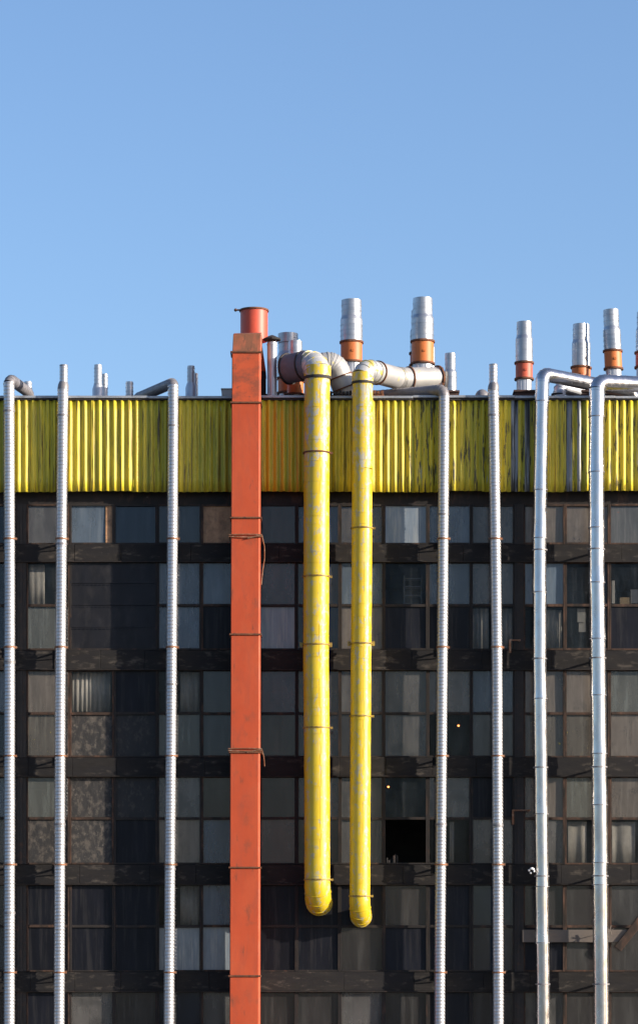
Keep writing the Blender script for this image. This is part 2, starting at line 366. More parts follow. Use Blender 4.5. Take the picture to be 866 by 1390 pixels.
# kinds, upper / lower pane, by storey
K = [
 ['dgrey', 'blue', 'grey', 'clear+', 'blue', 'blue', 'brown', 'dgrey', 'light', 'grey', 'pale', 'light', 'grey', 'tan', 'tan', 'scratch', 'grey'],
 ['grey/grey', 'blue/blue', 'clear/green', 'sheet/sheet', 'sheet/sheet', 'light/light', 'light/black', 'grey/pale', 'grey/dgrey', 'light/tan', 'clear/black', 'light/black', 'grey/clear', 'light/clear', 'clear/clear', 'clear/black', 'grey/grey'],
 ['grey/grey', 'light/blue', 'tan/speck', 'clear/mottle', 'black/mblack', 'clear/green', 'dgrey/dgrey', 'grey/dgrey', 'grey/grey', 'grey/dgrey', 'grey/grey', 'grey/clear', 'light/grey', 'tan/speck', 'tan/speck', 'green/tan', 'grey/grey'],
 ['grey/grey', 'light/grey', 'green/mottle', 'mottle/mottle', 'mblack/black', 'grey/tan', 'dgrey/light', 'dgrey/grey', 'grey/dgrey', 'grey/grey', 'clear/-', 'grey/clear', 'black/grey', 'tan/grey', 'green/clear', 'tan/clear', 'grey/grey'],
 ['dgrey/dgrey', 'dgrey/blue', 'black/black', 'black/black', 'black/black', 'clear/pale', 'light/pale', 'black/black', 'black/black', 'black/dgrey', 'dgrey/black', 'black/black', 'blue/blue', 'dgrey/black', 'dgrey/dgrey', 'dgrey/dgrey', 'grey/grey'],  # black upper boards at the yellow elbows stand in for dark, shaded openings
 ['dgrey', 'dgrey', 'black', 'grey', 'dgrey', 'blue', 'grey', 'dgrey', 'dgrey', 'grey', 'dgrey', 'black', 'dgrey', 'grey', 'dgrey', 'dgrey', 'grey']]
BOARDS = ('sheet', 'black', 'mottle', 'mblack', 'brown')
WN = {'sheet': 'black steel sheets', 'black': 'black boards', 'mottle': 'mottled boards'}
def pane(bm, x0, x1, z0, z1, mi, rnd, y=YW):
    a, b = rnd.uniform(-.006, .006), rnd.uniform(-.006, .006)
    c = [(x0, -a - b), (x1, a - b)]; w = .008
    v = [(x0, y - a - b, z0), (x1, y + a - b, z0), (x1, y + a + b, z1), (x0, y - a + b, z1)]
    v += [(p[0], p[1] + w, p[2]) for p in v]
    bm.add(v, [(0, 1, 2, 3), (7, 6, 5, 4), (0, 4, 5, 1), (1, 5, 6, 2), (2, 6, 7, 3), (3, 7, 4, 0)], mi)
def window(c0, c1, t, b, md, kinds, seed, fm):
    rnd = random.Random(seed)
    x0, x1, z0, z1 = X(c0) + .003, X(c1) - .003, Z(b) + .004, Z(t) - .004
    w = .045; bm = MB(); y0, y1 = .255 + rnd.uniform(-.004, .004), .40
    j = lambda: rnd.uniform(-.007, .007)
    bm.box(x0, x0 + w + j(), y0, y1, z0, z1); bm.box(x1 - w + j(), x1, y0, y1, z0, z1)
    bm.box(x0 + w + .008, x1 - w - .008, y0 + .006, y1, z0, z0 + .045 + j()); bm.box(x0 + w + .008, x1 - w - .008, y0 + .006, y1, z1 - .045 + j(), z1)
    spans = [(z0, z1)]
    if md and kinds[0] == 'sheet': spans = [(Z(md), z1), (z0, Z(md))]
    elif md:
        zm = Z(md) + j(); bm.box(x0 + w + .008, x1 - w - .008, y0 + .008, y1, zm - .035, zm + .035); spans = [(zm, z1), (z0, zm)]
    wo = bm.build('window', fm, B)
    boards = MB(); glass = MB(); bmats = []; gmats = []
    for k, (za, zb) in zip(kinds, spans):
        if k == '-': continue
        if k == 'clear+':
            glass_x1 = x1 - .24
            if 'brown' not in bmats: bmats.append('brown')
            boards.box(glass_x1 + .02, x1 - w, YW - .03, YW, za + .02, zb - .02, bmats.index('brown'))
            if 'light' not in gmats: gmats.append('light')
            pane(glass, x0 + w - .01, glass_x1, za + .01, zb - .01, gmats.index('light'), rnd); continue
        if k in BOARDS:
            if k not in bmats: bmats.append(k)
            if k == 'sheet':
                zz = za + .004; hh = (zb - za - .006) / 2
                for q in range(2):
                    pane(boards, x0 + .01, x1 - .01, zz + .002, zz + hh - .004, bmats.index(k), rnd, .268 if q == 0 else .262); 
                    for r_ in range(21):
                        xx = x0 + .08 + r_ * (x1 - x0 - .16) / 20
                        boards.box(xx - .012, xx + .012, .245, .262, zz + hh - .05, zz + hh - .026, bmats.index(k))
                    zz += hh
            else: pane(boards, x0 + w - .01, x1 - w + .01, za + .01, zb - .01, bmats.index(k), rnd, YW - .02)
        else:
            if k not in gmats: gmats.append(k)
            pane(glass, x0 + w - .01, x1 - w + .01, za + .01, zb - .01, gmats.index(k), rnd)
    if boards.f: boards.build('board', [G[k] for k in bmats], wo)
    if glass.f: glass.build('pane', [G[k] for k in gmats], wo)
    return wo
for si, (t, b, md) in enumerate(rowsW):
    for ci, (c0, c1) in enumerate(cols):
        if si == 1 and ci == 4: continue
        if si == 1 and ci == 3: c1 = 213
        ks = K[si][ci].split('/')
        fm = m_rframe if ci in (2, 6, 13, 14, 15) or (si in (2, 3) and ci == 3) else m_frame
        window(c0, c1, t, b, md, ks, si * 50 + ci, fm)
# glazing further along, outside the photograph
for (a, c) in ((-414, -93), (950, 1284)):
    for (t, b, md) in rowsW:
        bm = MB(); n = 5; w = (c - a) / n
        pn = MB()
        for i in range(n):
            x0, x1 = X(a + i * w) + .01, X(a + (i + 1) * w) - .01
            bm.box(x0, x0 + .05, .255, .4, Z(b) + .004, Z(t) - .004); bm.box(x1 - .05, x1, .255, .4, Z(b) + .004, Z(t) - .004)
            if md: bm.box(x0 + .05, x1 - .05, .262, .4, Z(md) - .035, Z(md) + .035)
            pane(pn, x0 + .05, x1 - .05, Z(b) + .01, Z(t) - .01, random.randrange(3), random)
        bm.build('window', m_frame, B); o = pn.build('pane', [G['grey'], G['blue'], G['tan']], bpy.data.objects[bm_name] if False else COL.objects[-1])

# ------------------------------------------------------------------ curtains and things behind the glass
def curtain(px0, px1, t, b, label, amp=.02, wl=.13, Y=.47):
    bm = MB(); x0, x1 = X(px0), X(px1); n = max(6, int((x1 - x0) / .018)); vv = []
    for i in range(n + 1):
        x = x0 + (x1 - x0) * i / n; y = Y + amp * math.sin(2 * PI * (x - x0) / wl + 1.3 * math.sin(x * 7))
        vv += [(x, y, Z(b)), (x, y * .5 + Y * .5, Z(t))]
    bm.add(vv, [(2 * i, 2 * i + 2, 2 * i + 3, 2 * i + 1) for i in range(n)])
    o = single(bm, 'curtain', m_curtain, (X((px0 + px1) / 2), Y, Z(b)), label, 'curtain', 'curtains hanging behind grimy glass', 80)
    s_ = o.modifiers.new('Solidify', 'SOLIDIFY'); s_.thickness = .003
curtain(38, 59, 763, 818, 'white curtain filling left half of the small pane left of the black steel sheets', .006)
0 and curtain(363, 399, 823, 879, 'pale curtain in the lower pane just right of the red duct, second storey')
curtain(642, 664, 823, 879, 'pleated curtain left of the spiral pipe that ends above the roof, right side')
curtain(683, 697, 823, 879, 'narrow pleated curtain between right free-ending spiral pipe and dark iron pilaster')
curtain(742, 764, 825, 879, 'streaky curtain in lower pane right of the narrower smooth aluminium pipe')
curtain(97, 149, 910, 964, 'brown lit pleated curtain above the mottled board, left part of third storey')
curtain(244, 271, 910, 964, 'bluish cream curtain right of the leftward-bending spiral pipe, third storey')
curtain(772, 798, 1114, 1170, 'striped curtain in pane left of the widest aluminium pipe, fourth storey', .03, .5)
curtain(832, 864, 1114, 1170, 'wide-striped curtain at right edge of the photo, fourth storey', .03, .6)
curtain(611, 617, 1114, 1170, 'thin strip of curtain right of the spiral pipe, fourth storey from the top')
curtain(244, 270, 1202, 1255, 'greenish pale curtain near the bottom, beside the leftward-bending spiral pipe')
def small(name, cat, label, x0, x1, t, b, m, Y=.5, d=.1):
    bm = MB(); bm.box(X(x0), X(x1), Y, Y + d, Z(b), Z(t)); return single(bm, name, m, (X((x0 + x1) / 2), Y, Z(b)), label, cat, bevel=.005)
small('cardboard_box', 'box', 'small tan cardboard box on the sill in upper right window', 843, 856, 808, 818, m_card, .44, .2)
small('paper_sheet', 'paper', 'bluish white paper leaning inside the upper right window beside the tan box', 858, 868, 797, 816, m_paper, .46, .02)
small('paper_roll', 'paper', 'upright white paper roll at the left of the upper right window', 832, 836, 785, 816, m_paper, .44, .06)
small('white_notice', 'paper', 'white paper hung inside pane left of the widest aluminium pipe', 785, 796, 823, 842, m_paper, .44, .01)
small('tilted_notice', 'paper', 'second white paper lower inside the pane left of the widest aluminium pipe', 787, 797, 842, 855, m_paper, .47, .01)
bm = MB()
x0, x1 = X(549), X(574)
for z in (780, 791, 803, 815): bm.box(x0, x1, .75, 1.15, Z(z) - .015, Z(z) + .015)
for xx in (x0, x1 - .03): bm.box(xx, xx + .03, .75, .78, Z(820), Z(776)); bm.box(xx, xx + .03, 1.12, 1.15, Z(820), Z(776))
single(bm, 'shelving_rack', m_shelf, (X(560), .95, Z(820)), 'grey shelving rack seen inside the clear pane right of the yellow pipes', 'shelf')
def lamp(px, py, label):
    t = thing('hanging_lamp', label, 'lamp', P(px, py, .9), 'lit bulbs hanging inside the factory')
    c = P(px, py, .9); bm = MB(); bm.ball(c, .028); bm.build('bulb', m_lamp, t)
    bm = MB(); bm.tube([c + Vector((0, 0, .02)), c + Vector((0, 0, .12))], [.03, .02], 10); bm.tube([c + Vector((0, 0, .12)), c + Vector((0, 0, .5))], .006, 6); bm.build('socket', m_iron, t)
lamp(527, 1068, 'glowing orange bulb behind the pane right above the open black window')
lamp(622, 985, 'glowing orange bulb behind the pane between the two right spiral pipes, third storey')

bm = MB(); rnd = random.Random(3)
for i in range(7):
    xx = X(525) + i * .045; bm.box(xx, xx + rnd.uniform(.03, .06), .5 + rnd.uniform(0, .1), .7, Z(1171), Z(1171) + rnd.uniform(.08, .3))
single(bm, 'bottle_row', m_iron, (X(531), .6, Z(1171)), 'dim jumble of small containers on the sill of the open black window', 'containers', bevel=.008)

# ------------------------------------------------------------------ facade pipes
def interp(tab, y):
    for (a, xa), (b, xb) in zip(tab, tab[1:]):
        if a <= y <= b: return xa + (xb - xa) * (y - a) / (b - a)
    return tab[0][1] if y < tab[0][0] else tab[-1][1]
def spiral(bm, tab, Y, r, ya, yb, pitch=.096, amp=.011, n=28):
    """helically ribbed tube from photo row yb (low) to ya (high)"""
    z0, z1 = Z(yb), Z(ya); m = 5; dz = pitch / m; rows = int((z1 - z0) / dz) + 2
    prof = [0, 0, 0, amp * .25, amp]; vv = []; ph = random.random()
    for i in range(rows):
        for k in range(n):
            z = min(max(z0 + (i - 1 + k / n) * dz, z0), z1)
            c = X(interp(tab, HY - (z - CZ) / U)); rr = r + prof[i % m]
            jl = 1.0
            a = 2 * PI * k / n
            vv.append((c + rr * math.cos(a), Y + rr * math.sin(a), z))
    fs = []
    for i in range(rows - 1):
        for k in range(n):
            a = i * n + k
            b_ = i * n + k + 1 if k < n - 1 else (i + 1) * n
            c_ = b_ + n
            if c_ < rows * n: fs.append((a, b_, c_, a + n))
    bm.add(vv, fs); return bm
def clamp(T, cx, py, Y, r, side=1, rod=True):
    z = Z(py); c = Vector((X(cx), Y, z)); bm = MB()
    bm.ring(c, (0, 0, 1), r + .008, .045, .012)
    bm.box(c.x + r, c.x + r + .06, Y - .02, Y + .02, z - .03, z + .03)
    bm.build('clamp', m_strap, T)
    bm = MB(); bm.bar((c.x - side * r * .6, Y + .05, z - .08), (c.x - side * r * .6, .26, z - .08), .035, .05)
    bm.box(c.x - side * r * .6 - .05, c.x - side * r * .6 + .05, .165, .185, z - .20, z + .04)
    bm.bar((c.x - side * r * .6, Y + .1, z - .09), (c.x - side * r * .6 , .17, z - .24), .03, .03)
    bm.build('bracket', m_iron, T)
CL = [733, 880, 1027, 1174, 1320]
def spiral_pipe(label, tab, Y, r, ytop, arm, top=None, seamy=(), clamps=CL):
    T = thing('spiral_pipe', label, 'pipe', (X(tab[-1][1]), Y, .13), 'ribbed silver pipes running up the facade')
    bm = MB(); spiral(bm, tab, Y, r, ytop, 1428, amp=.0115); bm.build('pipe', m_zinc, T, 60)
    for sy in seamy:
        bm = MB(); bm.ring((X(interp(tab, sy)), Y, Z(sy)), (0, 0, 1), r + .010, .05, .006); bm.build('joint', m_zinc_dull, T)
    for cy in clamps: clamp(T, interp(tab, cy), cy, Y, r)
    x = X(interp(tab, ytop))
    if arm:
        c = [(x, Y, Z(ytop) - .05)] + arm
        pts, be = fillet(c, [.17] + [.25] * (len(arm) - 2), 4)
        bm = MB(); bm.tube(pts, r + .004, 24); seams(bm, pts, range(1, len(pts) - 1), r, .02, .010)
        for i in range(len(pts) - 1):
            a, b = pts[i], pts[i + 1]; l = (b - a).length
            if l > .8:
                for q in range(1, int(l / .12)): bm.ring(a + (b - a) * q / int(l / .12), b - a, r, .02, .008)
        bm.build('elbow', m_zinc_dull, T, 30)
    if top:
        hw, yt = top
        bm = MB(); bm.tube([(x, Y, Z(ytop) - .02), (x + .01, Y, Z(ytop) + .10), (x + .012, Y, Z(ytop) + .2)], [r + .01, r + .004, hw], 24, False, False)
        bm.build('reducer', m_zinc_dull, T)
        bm = MB(); tb = [(yt - 5, tab[0][1] + .6), (ytop, tab[0][1] + .6)]
        spiral(bm, tb, Y, hw, yt, ytop - 6, amp=.008); bm.build('pipe', m_zinc, T, 60)
        bm = MB(); bm.tube([(X(tab[0][1] + .6), Y, Z(yt) - .03), (X(tab[0][1] + .6), Y, Z(yt) + .005)], [hw + .004, hw + .004], 24, False, False)
        bm.tube([(X(tab[0][1] + .6), Y, Z(yt) - .2), (X(tab[0][1] + .6), Y, Z(yt) - .19)], hw * .9, 16); bm.build('rim', m_zinc_dull, T)
spiral_pipe('ribbed silver pipe at the left edge, its elbow turning right over the roof', [(500, 13.8), (800, 14.6), (1430, 14.2)], -.2, .145, 521,
            [P(13.8, 514.5, -.2), P(40, 533, 1.1), P(42, 575, 1.2)], seamy=(560, 900, 1240))
spiral_pipe('ribbed silver pipe left of the black steel sheets, ending upright above the roof', [(500, 87.2), (700, 85), (960, 83), (1300, 82), (1430, 81.5)], -.2, .142, 530,
            None, (.108, 498), seamy=(566, 740, 1120))
spiral_pipe('ribbed silver pipe left of the red duct, its elbow turning left over the roof', [(500, 236), (700, 235), (900, 233.5), (1300, 230.5), (1430, 230)], -.2, .140, 525,
            [P(236, 519.5, -.2), P(186, 541, 2.4), P(184, 580, 2.5)], seamy=(580, 930, 1180))
spiral_pipe('ribbed silver pipe right of the yellow pipes, its elbow turning left over the roof', [(500, 602.3), (700, 601), (900, 599.5), (1300, 596.3), (1430, 596)], -.2, .142, 538,
            [P(602.3, 529, -.2), P(520, 536.5, 1.0), P(500, 538, 1.2), P(498, 590, 1.3)], seamy=(700, 1120))
spiral_pipe('ribbed silver pipe left of the dark iron pilaster, ending upright above the roof', [(500, 668), (560, 669), (700, 671), (900, 673.5), (1300, 675.2), (1430, 675.5)], -.2, .142, 531,
            None, (.108, 497), seamy=(566, 1121))

def smooth_pipe(label, tab, Y, r, ytop, arm, joints, Rb):
    T = thing('aluminium_pipe', label, 'pipe', (X(tab[-1][1]), Y, .13), 'smooth aluminium pipes on the right of the facade')
    ys = sorted([ytop] + joints + [1429]); rnd = random.Random(int(r * 999))
    bm = MB()
    for i, (a, b) in enumerate(zip(ys, ys[1:])):
        n = max(2, int((b - a) / 18)); pts = []; rad = []
        off = rnd.uniform(-.006, .006)
        for k in range(n + 1):
            y = b + (a - b) * k / n
            pts.append((X(interp(tab, y)) + off + rnd.uniform(-.003, .003), Y, Z(y) - (.0 if k else .02))); rad.append(r * (1 + rnd.uniform(-.012, .012)) + (.012 if k == 0 else 0))
        bm.tube(pts, rad, 32, False, False)
        if i < len(ys) - 2:
            jb = MB(); jb.ring((X(interp(tab, b)) + off, Y, Z(b)), (0, 0, 1), r + .012, .022, .004); jb.build('joint', m_zinc_dull, T)
        q = R(-58 + rnd.uniform(-3, 3)); xa, xb = X(interp(tab, b)) + off, X(interp(tab, a)) + off
        bm.bar((xa + math.cos(q) * r, Y + math.sin(q) * r, Z(b)), (xb + math.cos(q) * r, Y + math.sin(q) * r, Z(a)), .016, .016)
        # lengthwise lap seam and its rivets on the right-hand side
        for y in range(int(a) + 4, int(b), 9):
            q = R(rnd.choice([-38, -36])); xx = X(interp(tab, y))
            bm.box(xx + math.cos(q) * r - .006, xx + math.cos(q) * r + .012, Y + math.sin(q) * r - .012, Y + math.sin(q) * r + .004, Z(y) - .012, Z(y) + .012)
    bm.build('pipe', m_alu, T, 40)
    x = X(interp(tab, ytop)); c = [(x, Y, Z(ytop) - .05)] + arm
    pts, be = fillet(c, [Rb] + [.3] * (len(arm) - 2), 5)
    bm = MB(); bm.tube(pts, r + .004, 32); seams(bm, pts, range(1, len(pts) - 1), r, .016, .008)
    for i in range(len(pts) - 1):
        a, b = pts[i], pts[i + 1]; l = (b - a).length
        if l > 1.0:
            for q in range(1, int(l / .9) + 1): bm.ring(a + (b - a) * q / (int(l / .9) + 1), b - a, r, .02, .008)
    bm.build('elbow', m_alu, T, 30)
    for cy in CL:
        cx = interp(tab, cy); z = Z(cy + 16)
        bm = MB(); bm.bar((X(cx), Y + r * .7, z), (X(cx), .26, z), .04, .05); bm.box(X(cx) - .06, X(cx) + .06, .165, .185, z - .12, z + .12)
        bm.build('bracket', m_iron, T)
        bm = MB(); bm.ring((X(cx), Y, z), (0, 0, 1), r + .014, .035, .006); bm.build('strap', m_zinc_dull, T)
    return T
T6 = smooth_pipe('narrower smooth aluminium pipe, its elbow turning right across the roof', [(500, 735), (600, 733), (740, 731), (900, 730.5), (1100, 733), (1300, 734.8), (1430, 736)], -.30, .185, 520,
    [P(735, 507.5, -.30), P(800, 520.5, .9), P(858, 531, 1.9), P(862, 600, 2.0)], [548, 668, 733, 806, 950, 1106, 1204, 1280], .22)
T7 = smooth_pipe('widest smooth aluminium pipe near the right edge, elbow turning right', [(500, 808), (600, 807), (760, 807), (900, 809), (1100, 811), (1300, 813), (1430, 814)], -.42, .212, 532,
    [P(808, 518.5, -.42), P(905, 524, .5), P(960, 526, .8), P(962, 600, .8)], [570, 645, 720, 794, 870, 946, 1025, 1094, 1172, 1202], .25)
bm = MB()
for i in range(14):
    a = random.uniform(0, 6.28); bm.ball((X(722) + .07 * math.cos(a) - .05, -.46 + .03 * math.sin(a * 3), Z(1183) + .06 * math.sin(a)), random.uniform(.018, .034))
single(bm, 'torn_insulation', m_white, (X(720), -.46, Z(1188)), 'white tuft of torn insulation stuck to the narrower aluminium pipe near the bottom', 'insulation', smooth=80)

# ------------------------------------------------------------------ yellow pipes
def yellow(label, tab, Y, r, ytop, ybot, flanges, topc, Rb, bolts=(), dx=0):
    T = thing('yellow_pipe', label, 'pipe', P(interp(tab, ybot), ybot, Y), 'thick yellow painted pipes with peeling paint')
    rnd = random.Random(int(ybot)); ys = []
    y = ybot; 
    while y > ytop: ys.append(y); y -= rnd.uniform(11, 17)
    ys.append(ytop)
    def pipe(ya, yb, m):
        sel = [ya] + [q for q in reversed(ys) if ya < q < yb] + [yb]
        bm = MB(); sel = sorted(sel, reverse=True); pts = []; rad = []
        for q in sel: pts.append((X(interp(tab, q)) + rnd.uniform(-.003, .003), Y, Z(q))); rad.append(r * (1 + rnd.uniform(-.005, .005)))
        bm.tube(pts, rad, 36, False, False)
        for q in sel[1:-1]:
            if rnd.random() < .75: bm.ring((X(interp(tab, q)), Y, Z(q)), (0, 0, 1), r, .014, .007, 36)
        # lengthwise seam
        for a, b in zip(sel, sel[1:]):
            qa = R(rnd.choice([-70, -75, -60]))
            bm.bar((X(interp(tab, a)) + math.cos(qa) * r, Y + math.sin(qa) * r, Z(a)), (X(interp(tab, b)) + math.cos(qa) * r, Y + math.sin(qa) * r, Z(b)), .007, .007)
        bm.build('pipe', m, T, 40)
    ysp = 640
    pipe(ytop, ysp, m_yel_top); pipe(ysp, ybot, m_yel)
    for f in flanges:
        bm = MB(); c = Vector((X(interp(tab, f)), Y, Z(f))); bm.ring(c, (0, 0, 1), r, .035, .030, 36)
        bm.box(c.x + r + .02, c.x + r + .09, Y - .03, Y + .02, c.z - .03, c.z + .03)
        if f in bolts:
            for sx in (-1, 1): bm.box(c.x + sx * (r + .05) - .04, c.x + sx * (r + .05) + .04, Y - .05, Y + .03, c.z - .06, c.z + .06)
        bm.build('flange', m_rust if f < 700 or f in () else m_yel_fl, T)
    # bottom elbow turning into the wall
    x = X(interp(tab, ybot)); z = Z(ybot)
    pts = [Vector((x, Y, z + .10)), Vector((x, Y, z + .005))]; n = 4
    for k in range(1, n + 1):
        a = PI / 2 * k / n; pts.append(Vector((x + dx * k / n, Y + Rb * (1 - math.cos(a)), z - Rb * math.sin(a))))
    pts.append(Vector((x + dx * 1.2, .75, z - Rb)))
    bm = MB(); bm.tube(pts, [r + .006, r + .006] + [r + .004] * n + [r * .98], 36); seams(bm, pts, range(2, n + 2), r + .008, .018, .012)
    bm.build('bottom_elbow', m_yel, T, 25)
    return T
m_yel_fl = mat('rusty_yellow_flange', (.30, .20, .03), .6, 0, [((.10, .055, .025), (8, 8, 8), .45, .6, .8)], .2)
t1 = [(480, 431), (560, 430.3), (700, 429.5), (900, 429), (1000, 430), (1250, 431)]
YA = -.42
T1 = yellow('wider left yellow pipe, ending in an elbow into the wall', t1, YA, .345, 519, 1204, [619, 786, 878, 990, 1195], None, .42, (878,), .05)
t2 = [(480, 492.5), (560, 491.5), (760, 490.8), (1000, 489), (1250, 488)]
YB = -.36
T2 = yellow('narrower right yellow pipe, reaching slightly lower than its neighbour', t2, YB, .275, 523, 1226, [720, 876, 974, 1217], None, .36, (876,), .04)
# top of the left yellow pipe: collar, elbow, drum, return duct
def galv_run(T, corners, rads, Rb, name, m, n=4, seam=True, cap=True, w=.02):
    pts, be = fillet(corners, Rb, n); bm = MB()
    if isinstance(rads, tuple):
        rr = [rads[0] + (rads[1] - rads[0]) * i / (len(pts) - 1) for i in range(len(pts))]
    else: rr = rads
    bm.tube(pts, rr, 36, cap, cap)
    if seam:
        for i in range(1, len(pts) - 1):
            bm.ring(pts[i], pts[i + 1] - pts[i - 1], rr if not isinstance(rr, list) else rr[i], w, .012, 36)
    bm.build(name, m, T, 25); return pts
bm = MB(); bm.ring((X(431), YA, Z(518)), (0, 0, 1), .345, .07, .035, 36); bm.build('collar', m_iron, T1)
m_galv_y = mat('galvanised_with_yellow', (.42, .42, .42), .45, .3, [((.52, .41, .04), (3, 3, 4), .54, .58, .85), ((.55, .53, .49), (2, 2, 2), .5, .7, .5)], .12)
bm = MB(); bm.tube([(X(431), YA, Z(517)), (X(431), YA, Z(502))], .362, 36, False, False); bm.build('sleeve', m_yel_top, T1)
e1 = galv_run(T1, [(X(431), YA, Z(504)), P(431, 492.5, YA), P(412, 497.5, .10)], .362, .34, 'top_elbow', m_galv_y)
galv_run(T1, [P(421, 495, -.15), P(391, 501, .35)], .395, [], 'drum', m_drum, seam=False)
bm = MB(); a = P(391, 501, .35); d = P(391, 501, .35) - P(421, 495, -.15)
bm.ring(a - d * .02, d, .395, .05, .035, 40); bm.ring(P(413, 496.6, -.02), d, .395, .04, .02, 40); bm.build('drum_flange', m_iron, T1)
galv_run(T1, [P(424, 512, .8), P(441, 493, .75), P(456, 497, .8), P(474, 545, .95), P(476, 575, .95)], .33, [.25, .3, .25], 'return_duct', m_galv, 4)
dd = P(474, 545, .95) - P(456, 497, .8)
for q in (.30, .62): bm = MB(); bm.ring(P(456, 497, .8) + dd * q, dd, .33, .035, .03, 36); bm.build('duct_flange', m_rust, T1)
# top of the right yellow pipe
bm = MB(); bm.ring((X(492), YB, Z(524)), (0, 0, 1), .275, .06, .03, 36); bm.build('collar', m_iron, T2)
bm = MB(); bm.tube([(X(492), YB, Z(523)), (X(492), YB, Z(510))], .29, 36, False, False); bm.build('sleeve', m_yel_top, T2)
galv_run(T2, [(X(492), YB, Z(511)), P(492.5, 501, YB), P(514, 506.5, .1)], .292, .28, 'top_elbow', m_galv_y)
galv_run(T2, [P(508, 505, -.05), P(541, 514, .9), P(596, 513, 1.6)], .30, [.5], 'roof_duct', m_galv, 3)
a = P(508, 505, -.05); b = P(541, 514, .9); c = P(596, 513, 1.6)
for p_, d_, w_ in ((a + (b - a) * .12, b - a, .035), (b + (c - b) * .25, c - b, .035), (c - (c - b) * .04, c - b, .05)):
    bm = MB(); bm.ring(p_, d_, .30, w_, w_ - .003, 36); bm.build('duct_flange', m_rust, T2)
bm = MB(); q0 = P(590, 499, 1.3); q1 = P(600, 545, 2.1); bm.box(q0.x, q1.x, 1.35, 2.1, ROOF, q0.z); bm.build('junction_box', m_box, T2, bevel=.02)
bm = MB()
for qx in (592, 596, 600): bm.box(P(qx, 0, 1.3).x, P(qx, 0, 1.3).x + .03, 1.325, 1.349, P(0, 528, 1.3).z, q0.z + .01)
bm.build('rib', m_rust, T2)

# ------------------------------------------------------------------ red duct
TR = thing('red_duct', 'tall square orange-red painted duct with a round open stub on top', 'duct', (X(333), -.27, .13))
def dl(y): return 315.6 + (312.8 - 315.6) * (y - 480) / 820
def dr(y): return 354.4 + (353.3 - 354.4) * (y - 480) / 820
ys = [485, 553, 708, 865, 1024, 1179, 1325, 1428]
bm = MB()
for i, (a, b) in enumerate(zip(ys, ys[1:])):
    q = random.uniform(-.008, .008); n = 6; vv = []; fs = []
    for k in range(n + 1):
        y = a + (b - a) * k / n; bul = .012 * math.sin(PI * k / n) * random.uniform(-1, 1)
        l, r_ = X(dl(y)) + q, X(dr(y)) + q; ch = .045
        vv += [(l, -.02, Z(y)), (l, -.64, Z(y)), (l + .02, -.66, Z(y)), ((l + r_) / 2, -.66 - bul, Z(y)), (r_ - ch, -.66, Z(y)), (r_, -.66 + ch * .8, Z(y)), (r_, -.02, Z(y))]
    for k in range(n):
        for j in range(7): fs.append((k * 7 + j, k * 7 + (j + 1) % 7, (k + 1) * 7 + (j + 1) % 7, (k + 1) * 7 + j))
    fs.append(tuple(range(7))); fs.append(tuple(n * 7 + j for j in range(7)))
    bm.add(vv, fs, 1 if i == 0 else 0)
bm.build('duct', [m_red, m_red_worn], TR, 30)
for y in ys[:-1]:
    bm = MB(); l, r_ = X(dl(y)), X(dr(y)); z = Z(y); e = .035
    bm.box(l - e, r_ + e, -.695, -.665, z - .022, z + .022); bm.box(l - e, l - .004, -.664, -.03, z - .022, z + .022); bm.box(r_ + .004, r_ + e, -.664, -.03, z - .022, z + .022)
    bm.build('flange', m_rust, TR, bevel=.005)
# cap section, hood behind and round stub
bm = MB(); l, r_ = X(316.5), X(354.5)
vv = [(l + .02, -.64, Z(461)), (r_ + .01, -.64, Z(460)), (r_, -.66, Z(485)), (l, -.66, Z(485)), (l + .04, -.54, Z(458.5)), (r_ + .03, -.54, Z(457.5)), (l + .04, .45, Z(458)), (r_ + .03, .45, Z(457)), (r_, .45, Z(485)), (l, .45, Z(485))]
bm.add(vv, [(0, 1, 2, 3), (0, 4, 5, 1), (4, 6, 7, 5), (6, 9, 8, 7), (0, 3, 9, 6, 4), (1, 5, 7, 8, 2), (3, 2, 8, 9)])
bm.build('cap', m_red_rust, TR, 30, bevel=.012)
bm = MB(); l, r_ = P(318, 0, .4).x, P(361, 0, .4).x
z0, z1 = P(0, 500, .4).z, P(0, 458, .4).z
bm.box(l, r_ - .14, .46, 1.5, ROOF, z1 - .01)
b2 = MB(); b2.box(r_ - .139, r_ - .01, .52, 1.45, ROOF, z0 - .055); b2.build('rear_shaded_side', m_iron, TR)  # red side of the rear box, its shade put in as dark iron
vv = [(r_ - .13, .05, z1), (r_, .05, z0 + .0), (r_ - .13, .05, z0), (r_ - .13, 1.3, z1), (r_, 1.3, z0), (r_ - .13, 1.3, z0)]
bm.add([(r_ - .13, .5, z1 - .02), (r_ + .0, .5, z0 - .05), (r_ - .13, .5, z0 - .05), (r_ - .13, 1.5, z1 - .02), (r_, 1.5, z0 - .05), (r_ - .13, 1.5, z0 - .05)], [(0, 2, 1), (3, 4, 5), (0, 1, 4, 3), (1, 2, 5, 4), (0, 3, 5, 2)])
bm.build('rear_box', m_red, TR)
c = P(345, 458, 1.0); rr = .375
bm = MB(); zt = P(0, 422, 1.0).z
bm.tube([(c.x, 1.0, c.z - .1), (c.x, 1.0, zt)], rr, 36, True, False); bm.tube([(c.x, 1.0, zt), (c.x, 1.0, zt - .5)], [rr - .02, rr - .02], 36, False, True)
bm.build('round_stub', m_red_cyl, TR)
bm = MB(); bm.ring((c.x, 1.0, zt + .0), (0, 0, 1), rr, .045, .03, 36); bm.bar((c.x - rr - .02, .9, zt), (c.x - rr - .12, .9, zt), .04, .04); bm.ball((c.x - rr - .13, .9, zt), .045); bm.build('rim', m_rust, TR)
